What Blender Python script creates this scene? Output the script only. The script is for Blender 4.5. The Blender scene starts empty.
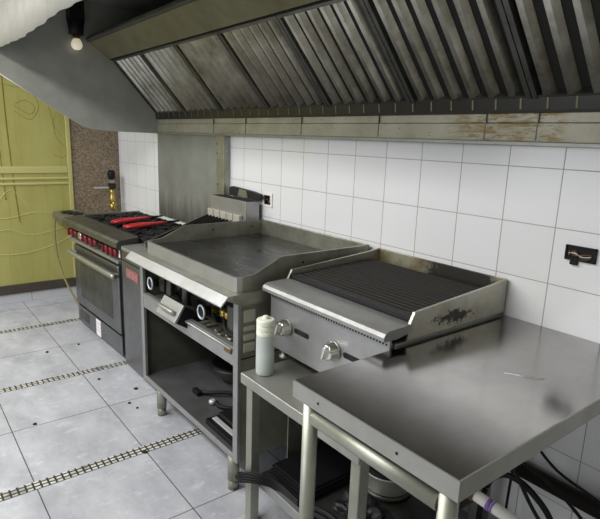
import bpy, bmesh, math, random
from mathutils import Vector, Matrix
random.seed(7)
SC = bpy.context.scene
COL = SC.collection

# ---------------------------------------------------------------- camera, world, lights, exposure
cam_d = bpy.data.cameras.new('camera')
cam = bpy.data.objects.new('camera', cam_d)
COL.objects.link(cam)
cam_d.sensor_width = 36.0
cam_d.lens = 36.0 * 532.5 / 600.0
cam_d.clip_start = 0.02
R = ((0.61053, 0.79129, 0.03346), (0.19472, -0.10902, -0.97478), (-0.76768, 0.60165, -0.22064))
cam.matrix_world = Matrix(((R[0][0], -R[1][0], -R[2][0], 2.8806),
                           (R[0][1], -R[1][1], -R[2][1], -1.7881),
                           (R[0][2], -R[1][2], -R[2][2], 1.5091), (0, 0, 0, 1)))
SC.camera = cam

world = bpy.data.worlds.new('world')
SC.world = world
world.use_nodes = True
world.node_tree.nodes['Background'].inputs[0].default_value = (0.93, 0.97, 1.0, 1)
world.node_tree.nodes['Background'].inputs[1].default_value = 0.12

def area(name, loc, rot, sx, sy, power, col=(1, 1, 1)):
    d = bpy.data.lights.new(name, 'AREA')
    d.shape = 'RECTANGLE'; d.size = sx; d.size_y = sy; d.energy = power; d.color = col
    o = bpy.data.objects.new(name, d); COL.objects.link(o)
    o.location = loc; o.rotation_euler = rot
    return o
area('kitchen_ceiling_light', (0.7, -2.55, 2.68), (0, 0, 0), 2.6, 0.5, 100, (1.0, 0.99, 0.96))
area('kitchen_ceiling_light', (-1.5, -2.5, 2.68), (0, 0, 0), 1.0, 0.5, 50, (0.97, 0.98, 1.0))
area('doorway_daylight', (0.6, -4.4, 1.8), (math.radians(90), 0, 0), 3.0, 1.6, 45, (0.93, 0.95, 1.0))

SC.view_settings.view_transform = 'Standard'
SC.view_settings.look = 'None'
SC.view_settings.gamma = 1
SC.view_settings.use_curve_mapping = False
SC.view_settings.exposure = 0.0

# ---------------------------------------------------------------- materials
class NT:
    def __init__(s, name):
        s.m = bpy.data.materials.new(name); s.m.use_nodes = True
        s.t = s.m.node_tree; s.N = s.t.nodes; s.L = s.t.links
        s.p = s.N['Principled BSDF']
        s._pos = None
    def new(s, typ, **kw):
        n = s.N.new(typ)
        for k, v in kw.items():
            setattr(n, k, v)
        return n
    def link(s, a, b): s.L.new(a, b)
    def sock(s, v, inp):
        if hasattr(v, 'links'): s.link(v, inp)
        else: inp.default_value = v
    def pos(s):
        if s._pos is None: s._pos = s.new('ShaderNodeNewGeometry').outputs['Position']
        return s._pos
    def obj(s): return s.new('ShaderNodeTexCoord').outputs['Object']
    def xyz(s, v):
        n = s.new('ShaderNodeSeparateXYZ'); s.link(v, n.inputs[0]); return n.outputs
    def math(s, op, a, b=0.0, c=None):
        n = s.new('ShaderNodeMath', operation=op)
        s.sock(a, n.inputs[0]); s.sock(b, n.inputs[1])
        if c is not None: s.sock(c, n.inputs[2])
        return n.outputs[0]
    def scale(s, v, xyz):
        n = s.new('ShaderNodeMapping'); s.link(v, n.inputs[0]); n.inputs['Scale'].default_value = xyz
        return n.outputs[0]
    def noise(s, v, sc, detail=4, rough=0.55):
        n = s.new('ShaderNodeTexNoise'); s.link(v, n.inputs['Vector'])
        n.inputs['Scale'].default_value = sc; n.inputs['Detail'].default_value = detail
        n.inputs['Roughness'].default_value = rough
        return n.outputs['Fac']
    def ramp(s, f, stops):
        n = s.new('ShaderNodeValToRGB'); s.link(f, n.inputs[0])
        e = n.color_ramp.elements
        while len(e) < len(stops): e.new(0.5)
        for k, (p, c) in zip(e, stops):
            k.position = p; k.color = (c, c, c, 1) if isinstance(c, (int, float)) else (*c, 1)
        return n.outputs['Color']
    def mix(s, f, a, b):
        n = s.new('ShaderNodeMix', data_type='RGBA')
        s.sock(f, n.inputs['Factor'])
        for v, i in ((a, n.inputs['A']), (b, n.inputs['B'])):
            if isinstance(v, tuple): i.default_value = (*v, 1)
            else: s.link(v, i)
        return n.outputs['Result']
    def bump(s, h, strength, dist=0.002):
        n = s.new('ShaderNodeBump'); s.link(h, n.inputs['Height'])
        n.inputs['Strength'].default_value = strength; n.inputs['Distance'].default_value = dist
        s.link(n.outputs[0], s.p.inputs['Normal'])
    def set(s, **kw):
        names = dict(col='Base Color', rough='Roughness', metal='Metallic', trans='Transmission Weight', ior='IOR',
                     spec='Specular IOR Level', coat='Coat Weight', sss='Subsurface Weight', emis='Emission Strength', emisc='Emission Color')
        for k, v in kw.items():
            i = s.p.inputs[names[k]]
            if isinstance(v, tuple): v = (*v, 1)
            s.sock(v, i)
        return s.m

def simple(name, col, rough=0.5, metal=0.0, **kw):
    t = NT(name); return t.set(col=col, rough=rough, metal=metal, **kw)

def steel(name, base, dirt, amount=0.5, rough=(0.22, 0.42), brush=(1, 40, 40), metal=1.0, spots=0.0, dscale=7.0):
    t = NT(name)
    o = t.pos()
    n1 = t.noise(o, dscale, 6, 0.65)
    n2 = t.noise(t.scale(o, brush), 9, 3, 0.6)
    f = t.ramp(n1, [(0.5 - 0.3 * amount, 0.0), (0.82 - 0.2 * amount, 1.0)])
    c = t.mix(f, base, dirt)
    c2 = t.mix(t.math('MULTIPLY', n2, 0.3), c, tuple(x * 0.55 for x in base))
    if spots:
        s = t.ramp(t.noise(o, 38, 5, 0.7), [(0.62, 0.0), (0.70, 1.0)])
        c2 = t.mix(t.math('MULTIPLY', s, spots), c2, (0.02, 0.016, 0.008))
    r = t.math('ADD', t.math('MULTIPLY', n1, rough[1] - rough[0]), rough[0])
    t.bump(n2, 0.08, 0.001)
    return t.set(col=c2, rough=r, metal=metal)

M = {}
M['steel'] = steel('brushed_steel', (0.42, 0.42, 0.42), (0.32, 0.318, 0.30), 0.3, (0.36, 0.55), metal=0.8)
M['steel_top'] = steel('worktable_steel', (0.40, 0.39, 0.385), (0.31, 0.30, 0.29), 0.4, (0.10, 0.24), (6, 2, 2), dscale=4)
M['steel_ledge'] = steel('soft_brushed_steel', (0.41, 0.41, 0.405), (0.32, 0.315, 0.29), 0.3, (0.42, 0.58), metal=0.7)
M['steel_edge'] = steel('edge_steel', (0.42, 0.42, 0.39), (0.33, 0.325, 0.29), 0.4, (0.42, 0.56), metal=0.75)
M['steel_pipe'] = steel('leg_tube_steel', (0.42, 0.43, 0.37), (0.31, 0.315, 0.25), 0.4, (0.38, 0.55), (40, 40, 2), metal=0.8)
M['steel_greasy'] = steel('greasy_steel', (0.41, 0.405, 0.35), (0.21, 0.20, 0.14), 0.5, (0.34, 0.52), metal=0.8)
M['steel_dull'] = steel('dull_greasy_steel', (0.22, 0.22, 0.20), (0.14, 0.136, 0.11), 0.5, (0.4, 0.55))
M['steel_charred'] = steel('charred_steel', (0.40, 0.38, 0.30), (0.02, 0.016, 0.010), 1.15, (0.4, 0.65), (2, 2, 2), metal=0.7, spots=0.9, dscale=6)
M['steel_range'] = steel('range_steel', (0.28, 0.28, 0.298), (0.21, 0.21, 0.222), 0.4, (0.3, 0.45), (60, 60, 2))
t = NT('sooty_side_steel')
P = t.pos(); x, y, z = t.xyz(P)
def bell(f, c, w): return t.math('MAXIMUM', 0.0, t.math('SUBTRACT', 1.0, t.math('ABSOLUTE', t.math('DIVIDE', t.math('SUBTRACT', f, c), w))))
msk = t.math('MULTIPLY', bell(y, -0.31, 0.20), bell(z, 0.945, 0.05))
sm = t.ramp(t.math('ADD', t.math('MULTIPLY', msk, 0.42), t.math('MULTIPLY', t.noise(t.scale(P, (1, 1, 1.5)), 45, 5, 0.7), 0.75)), [(0.56, 0.0), (0.64, 1.0)])
gr = t.ramp(t.noise(P, 7, 5, 0.6), [(0.4, 0.0), (0.75, 1.0)])
c = t.mix(gr, (0.50, 0.49, 0.43), (0.34, 0.32, 0.22))
t.set(col=t.mix(sm, c, (0.02, 0.016, 0.008)), rough=0.42, metal=t.math('SUBTRACT', 0.9, t.math('MULTIPLY', sm, 0.8)))
M['sooty_side'] = t.m
t = NT('sooty_back_steel')
P = t.pos(); x, y, z = t.xyz(P)
msk = bell(x, 1.66, 0.34)
sm = t.ramp(t.math('ADD', t.math('MULTIPLY', msk, 0.45), t.math('MULTIPLY', t.noise(t.scale(P, (1, 1, 1.4)), 11, 6, 0.7), 0.75)), [(0.50, 0.0), (0.64, 1.0)])
gr = t.ramp(t.noise(P, 12, 5, 0.6), [(0.4, 0.0), (0.7, 1.0)])
c = t.mix(gr, (0.40, 0.38, 0.28), (0.20, 0.14, 0.05))
t.set(col=t.mix(sm, c, (0.018, 0.015, 0.011)), rough=0.5, metal=t.math('SUBTRACT', 0.8, t.math('MULTIPLY', sm, 0.7)))
M['charred_back'] = t.m
M['steel_dark'] = steel('dim_steel', (0.20, 0.20, 0.19), (0.09, 0.088, 0.075), 0.5, (0.4, 0.6))
M['hood_grey'] = steel('hood_sheet', (0.46, 0.475, 0.43), (0.36, 0.365, 0.32), 0.4, (0.42, 0.6), (2, 2, 2), metal=0.35)
M['hood_olive'] = steel('hood_greasy_sheet', (0.24, 0.225, 0.13), (0.16, 0.15, 0.075), 0.5, (0.45, 0.6), (2, 2, 2), metal=0.3)
M['baffle'] = steel('baffle_steel', (0.85, 0.84, 0.78), (0.24, 0.22, 0.15), 0.6, (0.24, 0.40), (3, 3, 3), dscale=5, spots=0.4)
M['gutter'] = simple('black_greasy_gutter', (0.03, 0.028, 0.022), 0.3, 0.5)
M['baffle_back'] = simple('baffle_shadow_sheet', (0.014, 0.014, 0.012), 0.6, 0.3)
M['wall_steel'] = steel('wall_sheet_steel', (0.34, 0.35, 0.345), (0.24, 0.245, 0.23), 0.4, (0.36, 0.5), (40, 40, 1), metal=0.35, dscale=4)
t = NT('grimy_wall_sheet')
P = t.pos(); x, y, z = t.xyz(P)
n1 = t.noise(P, 4, 6, 0.6)
c = t.mix(t.ramp(n1, [(0.35, 0.0), (0.75, 1.0)]), (0.29, 0.30, 0.29), (0.21, 0.215, 0.20))
st = t.noise(t.scale(P, (9, 1, 1.2)), 2.0, 5, 0.65)
lo = t.math('MULTIPLY', t.math('MAXIMUM', 0.0, t.math('SUBTRACT', 1.22, z)), 1.5)
gm = t.ramp(t.math('ADD', t.math('MULTIPLY', st, 0.8), lo), [(0.62, 0.0), (0.95, 1.0)])
M['wall_steel'] = t.set(col=t.mix(t.math('MULTIPLY', gm, 0.75), c, (0.055, 0.05, 0.03)), rough=0.42, metal=0.35)
M['rail'] = None
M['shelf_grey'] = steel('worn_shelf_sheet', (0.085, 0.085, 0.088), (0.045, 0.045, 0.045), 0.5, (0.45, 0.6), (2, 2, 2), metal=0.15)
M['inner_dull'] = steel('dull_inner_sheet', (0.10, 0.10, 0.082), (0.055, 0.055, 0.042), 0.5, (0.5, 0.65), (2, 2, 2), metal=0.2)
M['side_pale'] = steel('pale_greasy_sheet', (0.30, 0.30, 0.24), (0.19, 0.185, 0.135), 0.5, (0.4, 0.55), (2, 2, 2), metal=0.4)
M['iron'] = simple('cast_iron', (0.013, 0.013, 0.014), 0.55, spec=0.35)
M['iron_rust'] = steel('burnt_grate_iron', (0.012, 0.0115, 0.011), (0.030, 0.023, 0.014), 0.4, (0.5, 0.7), (2, 2, 2), metal=0.3)
M['black'] = simple('black_plastic', (0.007, 0.007, 0.0075), 0.55, spec=0.25)
M['black_void'] = simple('void_shade_black', (0.008, 0.008, 0.008), 0.9)  # flat black puts the shade of gaps, recesses and openings into the colour
M['tray_black'] = simple('black_tray_metal', (0.006, 0.006, 0.0075), 0.4, spec=0.3)
M['bag_black'] = simple('black_bag_film', (0.006, 0.006, 0.0065), 0.5, spec=0.3)
M['red'] = simple('red_handle', (0.55, 0.03, 0.035), 0.4)
M['red_dark'] = simple('red_knob', (0.14, 0.010, 0.014), 0.4)
M['badge'] = simple('badge_red', (0.26, 0.085, 0.085), 0.5)
M['badge_pale'] = simple('badge_pale_letters', (0.42, 0.22, 0.21), 0.5)
M['white'] = simple('white_plastic', (0.78, 0.77, 0.73), 0.45)
M['label_white'] = simple('label_paper', (0.82, 0.80, 0.80), 0.6)
M['ink'] = simple('label_ink', (0.30, 0.26, 0.30), 0.6)
M['purple'] = simple('purple_print', (0.22, 0.12, 0.42), 0.5)
M['brass'] = simple('brass', (0.50, 0.36, 0.10), 0.42, 1.0)
M['rust'] = simple('rusty_fitting', (0.16, 0.09, 0.04), 0.7, 0.4)
M['alu'] = steel('aluminium', (0.72, 0.71, 0.66), (0.55, 0.53, 0.45), 0.3, (0.3, 0.45), (50, 50, 1), metal=0.6)
M['chrome'] = simple('chrome', (0.75, 0.74, 0.70), 0.2, 1.0)
M['bulb'] = simple('opal_bulb_glass', (0.80, 0.78, 0.72), 0.25, emis=0.4, emisc=(1.0, 0.86, 0.62))
M['bottle'] = simple('milky_polythene', (0.80, 0.84, 0.80), 0.40, trans=0.5, ior=1.35, sss=0.0)
M['liquid'] = simple('cloudy_liquid', (0.62, 0.70, 0.67), 0.3, trans=0.2, ior=1.33)
M['cap'] = simple('cream_cap', (0.80, 0.82, 0.68), 0.45)
M['pale_patch'] = simple('pale_slot', (0.50, 0.49, 0.39), 0.6, 0.3)
M['hose_yellow'] = simple('hose_braid', (0.20, 0.16, 0.06), 0.6)
M['skirt'] = steel('pale_skirt_sheet', (0.34, 0.33, 0.305), (0.28, 0.27, 0.245), 0.3, (0.45, 0.6), (30, 30, 1), metal=0.0)
M['bone'] = simple('pale_edge_strip', (0.62, 0.60, 0.60), 0.45, 0.5)
M['ring'] = simple('ring_silver', (0.50, 0.55, 0.58), 0.35, 0.4)
M['stain'] = simple('brown_drip', (0.20, 0.15, 0.015), 0.6)
M['stain_faint'] = simple('faint_brown_drip', (0.34, 0.29, 0.05), 0.6)

M['iron_rust'].node_tree.nodes['Principled BSDF'].inputs['Specular IOR Level'].default_value = 0.2
M['iron_rust'].node_tree.nodes['Principled BSDF'].inputs['Metallic'].default_value = 0.0
# hood back rail: pale sheet with yellow grease crusts
t = NT('greasy_rail')
o = t.pos(); x, y, z = t.xyz(o)
crust = t.math('MULTIPLY', t.ramp(t.noise(t.scale(o, (3, 3, 14)), 6, 6, 0.7), [(0.46, 0.0), (0.56, 1.0)]),
               t.math('MULTIPLY', t.ramp(t.math('DIVIDE', x, 3.0), [(0.50, 0.0), (0.55, 1.0), (0.655, 1.0), (0.67, 0.0)]), 1.0))
c = t.mix(t.ramp(t.noise(o, 5, 5), [(0.35, 0.0), (0.7, 1.0)]), (0.50, 0.48, 0.39), (0.33, 0.31, 0.22))
c = t.mix(t.math('MULTIPLY', crust, 0.85), c, (0.25, 0.17, 0.045))
sp = t.ramp(t.noise(t.scale(o, (10, 10, 30)), 3, 5, 0.7), [(0.62, 0.0), (0.68, 1.0)])
c = t.mix(t.math('MULTIPLY', sp, 0.7), c, (0.06, 0.045, 0.02))
M['rail'] = t.set(col=c, rough=0.5, metal=0.35)

# glazed white wall tiles
t = NT('white_wall_tiles')
x, y, z = t.xyz(t.pos())
u = t.math('FRACT', t.math('DIVIDE', t.math('ADD', x, 10.0), 0.2))
v = t.math('FRACT', t.math('DIVIDE', t.math('ADD', t.math('SUBTRACT', z, 1.44), 1.961), 0.1961))
def edge(t, f, w):
    d = t.math('MINIMUM', f, t.math('SUBTRACT', 1.0, f))
    return t.math('LESS_THAN', d, w)
g = t.math('MAXIMUM', edge(t, u, 0.009), edge(t, v, 0.0075))
cell = t.new('ShaderNodeTexWhiteNoise', noise_dimensions='2D')
cb = t.new('ShaderNodeCombineXYZ')
t.link(t.math('FLOOR', t.math('DIVIDE', t.math('ADD', x, 10.0), 0.2)), cb.inputs[0])
t.link(t.math('FLOOR', t.math('DIVIDE', t.math('ADD', z, 0.521), 0.1961)), cb.inputs[1])
t.link(cb.outputs[0], cell.inputs['Vector'])
tc = t.mix(t.math('MULTIPLY', cell.outputs['Value'], 0.6), (0.80, 0.805, 0.815), (0.76, 0.765, 0.77))
smear = t.ramp(t.noise(t.scale(t.pos(), (1, 1, 1.6)), 2.3, 5), [(0.55, 0.0), (0.75, 1.0)])
tc = t.mix(t.math('MULTIPLY', smear, 0.35), tc, (0.70, 0.69, 0.58))
c = t.mix(g, tc, (0.34, 0.33, 0.30))
t.bump(t.math('SUBTRACT', 1.0, g), 0.35, 0.0015)
M['tile'] = t.set(col=c, rough=t.math('ADD', t.math('MULTIPLY', g, 0.5), 0.16))

# grey marbled floor tiles with thin dark joints
t = NT('floor_tiles')
P = t.pos(); x, y, z = t.xyz(P)
fu = t.math('FRACT', t.math('DIVIDE', t.math('ADD', x, 10.0 - 0.457 + 0.457 * 2), 0.5245))
u = t.math('FRACT', t.math('DIVIDE', t.math('ADD', x, 0.457 + 10.49), 0.5245))
v = t.math('FRACT', t.math('DIVIDE', t.math('ADD', y, 0.922 + 9.78), 0.489))
g = t.math('MAXIMUM', edge(t, u, 0.0045), edge(t, v, 0.0048))
n1 = t.noise(t.scale(P, (1.0, 1.7, 1)), 3.2, 8, 0.68)
n2 = t.noise(t.scale(P, (2.2, 1.0, 1)), 9, 8, 0.7)
tc = t.mix(t.ramp(n1, [(0.34, 0.0), (0.68, 1.0)]), (0.33, 0.34, 0.37), (0.49, 0.50, 0.53))
tc = t.mix(t.math('MULTIPLY', t.ramp(n2, [(0.56, 0.0), (0.66, 1.0)]), 0.4), tc, (0.68, 0.685, 0.70))
dirt = t.ramp(t.noise(P, 60, 3, 0.6), [(0.72, 0.0), (0.76, 1.0)])
tc = t.mix(t.math('MULTIPLY', dirt, 0.35), tc, (0.12, 0.10, 0.09))
c = t.mix(g, tc, (0.07, 0.065, 0.06))
M['floor'] = t.set(col=c, rough=t.math('ADD', t.math('MULTIPLY', n1, 0.3), 0.25))

# little black and white mosaic running along the strips (two rows)
t = NT('mosaic_strip')
ob = t.obj(); x, y, z = t.xyz(ob)
u = t.math('FRACT', t.math('DIVIDE', t.math('ADD', x, 10.0), 0.024))
v = t.math('FRACT', t.math('DIVIDE', t.math('ADD', y, 10.0), 0.030))
g = t.math('MAXIMUM', edge(t, u, 0.19), edge(t, v, 0.14))
n = t.noise(t.pos(), 22, 3)
mc = t.mix(t.ramp(n, [(0.4, 0.0), (0.62, 1.0)]), (0.62, 0.62, 0.58), (0.42, 0.41, 0.37))
blk = t.ramp(t.noise(t.pos(), 7, 2), [(0.60, 0.0), (0.66, 1.0)])
mc = t.mix(t.math('MULTIPLY', blk, 0.5), mc, (0.05, 0.05, 0.045))
M['mosaic'] = t.set(col=t.mix(g, mc, (0.025, 0.025, 0.022)), rough=0.4)

# speckled brown granite
t = NT('brown_granite')
vn = t.new('ShaderNodeTexVoronoi'); vn.inputs['Scale'].default_value = 105
t.link(t.pos(), vn.inputs['Vector'])
h = t.new('ShaderNodeSeparateColor'); t.link(vn.outputs['Color'], h.inputs[0])
c = t.ramp(h.outputs[0], [(0.0, (0.10, 0.070, 0.046)), (0.3, (0.20, 0.15, 0.10)), (0.7, (0.26, 0.20, 0.138)), (1.0, (0.34, 0.275, 0.20))])
M['granite'] = t.set(col=c, rough=0.4)

# yellow sheet with brown watery stains
t = NT('yellow_sheet')
P = t.pos()
n1 = t.noise(t.scale(P, (1, 1.2, 0.7)), 2.2, 5, 0.6)
c = t.mix(t.ramp(n1, [(0.3, 0.0), (0.7, 1.0)]), (0.33, 0.31, 0.085), (0.42, 0.395, 0.14))
w = t.noise(t.scale(P, (1, 9, 0.35)), 2.6, 4, 0.7)
c = t.mix(t.math('MULTIPLY', t.ramp(w, [(0.58, 0.0), (0.64, 1.0)]), 0.35), c, (0.30, 0.25, 0.03))
M['yellow'] = t.set(col=c, rough=0.42)
M['yellow_rib'] = simple('yellow_rib', (0.47, 0.44, 0.17), 0.4)
M['plaster'] = simple('painted_plaster', (0.40, 0.39, 0.34), 0.8)
M['ceiling'] = simple('white_ceiling', (0.55, 0.54, 0.51), 0.8)
M['skirting_dark'] = steel('dark_skirting', (0.07, 0.055, 0.04), (0.03, 0.025, 0.02), 0.5, (0.5, 0.7), (2, 2, 2), metal=0.0)
M['skirting_tile'] = simple('pale_skirting_tile', (0.52, 0.53, 0.54), 0.3)
# oiled griddle plate
t = NT('griddle_plate')
P = t.pos()
n1 = t.noise(t.scale(P, (1, 2.5, 1)), 6, 6, 0.6)
c = t.mix(t.ramp(n1, [(0.3, 0.0), (0.75, 1.0)]), (0.008, 0.008, 0.008), (0.028, 0.027, 0.026))
M['plate'] = t.set(col=c, rough=t.math('ADD', t.math('MULTIPLY', n1, 0.4), 0.10), metal=0.1, spec=0.35)

# ---------------------------------------------------------------- mesh helpers
class MB:
    def __init__(s): s.bm = bmesh.new()
    def _verts(s, geom): return [g for g in geom if isinstance(g, bmesh.types.BMVert)]
    def box(s, x0, x1, y0, y1, z0, z1, bevel=0.0, seg=2, rot=None, pivot=None):
        r = bmesh.ops.create_cube(s.bm, size=1.0)
        vs = r['verts']
        for v in vs:
            v.co = Vector(((x0 + x1) / 2 + v.co.x * (x1 - x0), (y0 + y1) / 2 + v.co.y * (y1 - y0), (z0 + z1) / 2 + v.co.z * (z1 - z0)))
        if bevel:
            es = list({e for v in vs for e in v.link_edges})
            g = bmesh.ops.bevel(s.bm, geom=es, offset=bevel, segments=seg, affect='EDGES', profile=0.5)
            vs = list({v for f in g['faces'] for v in f.verts} | {v for v in vs if v.is_valid})
        if rot is not None:
            bmesh.ops.rotate(s.bm, verts=[v for v in vs if v.is_valid], cent=pivot or ((x0 + x1) / 2, (y0 + y1) / 2, (z0 + z1) / 2), matrix=rot)
        return s
    def cyl(s, a, b, r, r2=None, seg=20, smooth=True):
        a, b = Vector(a), Vector(b); d = b - a
        g = bmesh.ops.create_cone(s.bm, cap_ends=True, segments=seg, radius1=r, radius2=r if r2 is None else r2, depth=d.length)
        m = d.to_track_quat('Z', 'Y').to_matrix()
        for v in g['verts']:
            v.co = m @ v.co + (a + b) / 2
        if smooth:
            for f in {f for v in g['verts'] for f in v.link_faces}:
                if len(f.verts) == 4: f.smooth = True
        return s
    def tube(s, pts, r, seg=10, closed=False):
        pts = [Vector(p) for p in pts]
        rings = []
        n = len(pts); up = Vector((0, 0, 1))
        for i, p in enumerate(pts):
            if closed: d = pts[(i + 1) % n] - pts[i - 1]
            else: d = pts[min(i + 1, n - 1)] - pts[max(i - 1, 0)]
            d.normalize()
            ref = up if abs(d.dot(up)) < 0.95 else Vector((1, 0, 0))
            sx = d.cross(ref).normalized(); sy = sx.cross(d).normalized()
            rr = r[i] if isinstance(r, (list, tuple)) else r
            rings.append([s.bm.verts.new(p + (sx * math.cos(k * 2 * math.pi / seg) + sy * math.sin(k * 2 * math.pi / seg)) * rr) for k in range(seg)])
        m = n if closed else n - 1
        for i in range(m):
            A, B = rings[i], rings[(i + 1) % n]
            for k in range(seg):
                f = s.bm.faces.new((A[k], A[(k + 1) % seg], B[(k + 1) % seg], B[k])); f.smooth = True
        if not closed:
            s.bm.faces.new(rings[0][::-1]); s.bm.faces.new(rings[-1])
        return s
    def prism(s, poly, axis, a, b, smooth=False):
        """poly: 2-D outline in the two other axes; extruded along axis from a to b"""
        def P(q, h):
            return {'x': (h, q[0], q[1]), 'y': (q[0], h, q[1]), 'z': (q[0], q[1], h)}[axis]
        A = [s.bm.verts.new(P(q, a)) for q in poly]; B = [s.bm.verts.new(P(q, b)) for q in poly]
        n = len(poly)
        s.bm.faces.new(A); s.bm.faces.new(B[::-1])
        for i in range(n):
            f = s.bm.faces.new((A[i], B[i], B[(i + 1) % n], A[(i + 1) % n])); f.smooth = smooth
        return s
    def lathe(s, prof, c, seg=28, axis='z', smooth=True):
        rings = []
        for r, h in prof:
            ring = []
            for k in range(seg):
                a = 2 * math.pi * k / seg
                q = (r * math.cos(a), r * math.sin(a), h)
                if axis == 'y': q = (q[0], -q[2], q[1])
                if axis == 'x': q = (q[2], q[0], q[1])
                ring.append(s.bm.verts.new(Vector(c) + Vector(q)))
            rings.append(ring)
        for A, B in zip(rings, rings[1:]):
            for k in range(seg):
                f = s.bm.faces.new((A[k], A[(k + 1) % seg], B[(k + 1) % seg], B[k])); f.smooth = smooth
        s.bm.faces.new(rings[0][::-1]); s.bm.faces.new(rings[-1])
        return s
    def grid(s, fn, nu, nv, thick=None):
        V = [[s.bm.verts.new(fn(i / nu, j / nv)) for j in range(nv + 1)] for i in range(nu + 1)]
        for i in range(nu):
            for j in range(nv):
                f = s.bm.faces.new((V[i][j], V[i + 1][j], V[i + 1][j + 1], V[i][j + 1])); f.smooth = True
        return s
    def build(s, name, mat, parent=None, label=None, solid=0.0, origin=None):
        bmesh.ops.recalc_face_normals(s.bm, faces=s.bm.faces)
        me = bpy.data.meshes.new(name)
        off = Vector((0, 0, 0))
        q = parent
        while q is not None:
            off += q.location; q = q.parent
        if origin is not None: off = off + Vector(origin)
        bmesh.ops.translate(s.bm, verts=s.bm.verts, vec=-off)
        s.bm.to_mesh(me); s.bm.free()
        me.materials.append(M[mat] if isinstance(mat, str) else mat)
        o = bpy.data.objects.new(name, me); COL.objects.link(o)
        if parent is not None: o.parent = parent
        if origin is not None: o.location = origin
        if label: o['label'] = label
        if solid:
            md = o.modifiers.new('thickness', 'SOLIDIFY'); md.thickness = solid; md.offset = 0
        return o

def thing(name, loc, label, cat, group=None, rz=0.0):
    o = bpy.data.objects.new(name, None); COL.objects.link(o)
    o.empty_display_size = 0.1
    o.location = loc; o.rotation_euler = (0, 0, rz)
    return tag(o, label, cat, group)
def tag(o, label, cat, group=None):
    o['label'] = label; o['category'] = cat
    if group: o['group'] = group
    return o
def struct(o):
    o['kind'] = 'structure'; return o
def copy_thing(src, loc, label, group=None):
    r = src.copy(); COL.objects.link(r); r.location = loc; r['label'] = label
    if group: r['group'] = group
    for ch in list(src.children):
        c = ch.copy(); COL.objects.link(c); c.parent = r
        for g in list(ch.children):
            d = g.copy(); COL.objects.link(d); d.parent = c
    return r
def arc(n, f): return [f(i / n) for i in range(n + 1)]
def smooth_path(pts, n=8):
    P = [Vector(p) for p in pts]; out = []
    for i in range(len(P) - 1):
        p0 = P[max(i - 1, 0)]; p1 = P[i]; p2 = P[i + 1]; p3 = P[min(i + 2, len(P) - 1)]
        for k in range(n):
            u = k / n
            out.append(0.5 * ((2 * p1) + (p2 - p0) * u + (2 * p0 - 5 * p1 + 4 * p2 - p3) * u * u + (3 * p1 - p0 - 3 * p2 + p3) * u ** 3))
    out.append(P[-1]); return out
RX = lambda a: Matrix.Rotation(a, 3, 'X')
RY = lambda a: Matrix.Rotation(a, 3, 'Y')
RZ = lambda a: Matrix.Rotation(a, 3, 'Z')

# ---------------------------------------------------------------- the room
XL, XR, YF, ZC = -2.25, 3.7, -4.6, 2.75
struct(MB().box(XL - 0.1, XR + 0.1, YF, 0.1, -0.1, 0.0).build('floor', 'floor'))
struct(MB().box(XL - 0.1, XR + 0.1, 0.0, 0.1, 0.0, ZC).build('wall_back', 'tile'))
struct(MB().box(XL - 0.1, XL, YF, 0.0, 0.0, ZC).build('wall_left', 'plaster'))
struct(MB().box(XR, XR + 0.1, YF, 0.0, 0.0, ZC).build('wall_right', 'plaster'))
struct(MB().box(XL - 0.1, XR + 0.1, YF, 0.1, ZC, ZC + 0.1).build('ceiling', 'ceiling'))
b = MB()
for y0, y1 in ((-4.6, -0.845), (-0.841, -0.43)): b.box(XL, XL + 0.012, y0, y1, 0.0, 0.085, 0.002)
struct(b.build('baseboard_left', 'skirting_tile'))
struct(MB().box(XL, XL + 0.03, -4.6, -0.43, 0.086, 0.168, 0.004).build('trim_1', 'skirting_dark'))
struct(MB().box(XL, XL + 0.015, -0.43, 0.0, 0.0, 2.6).build('trim_2', 'granite'))
for k, x in enumerate((-1.506, -0.457, 0.592)):
    s_ = 0.030
    o = MB().box(x - s_, x + s_, -4.6, -0.02, 0.0, 0.0015).build('trim_%d' % (k + 3), 'mosaic', origin=(x, 0, 0))
    struct(o)

# yellow sheet on the left wall
sh = thing('yellow_wall_sheet', (XL, -0.95, 0.2), 'tall yellow sheet with brown drips covering the left wall', 'wall sheet')
MB().box(XL + 0.001, XL + 0.018, -2.4, -0.445, 0.169, 2.5).build('panel', 'yellow', sh)
MB().box(XL + 0.004, XL + 0.032, -0.47, -0.435, 0.169, 2.5, 0.004).build('edge_strip', 'yellow_rib', sh)
for z0, z1 in ((1.14, 1.20), (1.04, 1.062), (1.085, 1.107)):
    MB().box(XL + 0.010, XL + 0.030, -2.4, -0.47, z0, z1, 0.008, 3).build('rib', 'yellow_rib', sh)
xs = XL + 0.0185
def drip(pts, r, m='stain'):
    path = smooth_path([(xs, y, z) for y, z in pts], 10)
    MB().tube(path, [r * (0.7 + 0.5 * random.random()) for _ in path], 6).build('drip_stain', m, sh)
drip([(-1.03, 2.4), (-1.02, 1.8), (-1.0, 1.3), (-0.985, 0.92)], 0.004)
drip([(-0.93, 2.4), (-0.94, 1.9), (-0.93, 1.4), (-0.905, 0.9), (-0.89, 0.72)], 0.0045)
drip([(-1.02, 1.9), (-0.9, 1.86), (-0.76, 1.84), (-0.68, 1.72), (-0.74, 1.60), (-0.83, 1.63), (-0.86, 1.66)], 0.0035, 'stain_faint')
drip([(-0.86, 1.72), (-0.78, 1.75), (-0.71, 1.70), (-0.75, 1.64), (-0.87, 1.70)], 0.0035, 'stain_faint')
drip([(-0.62, 1.80), (-0.58, 1.62), (-0.55, 1.45), (-0.48, 1.36), (-0.50, 1.28), (-0.58, 1.30)], 0.0035, 'stain_faint')
drip([(-0.60, 1.76), (-0.53, 1.70), (-0.57, 1.58), (-0.51, 1.46)], 0.003, 'stain_faint')
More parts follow.
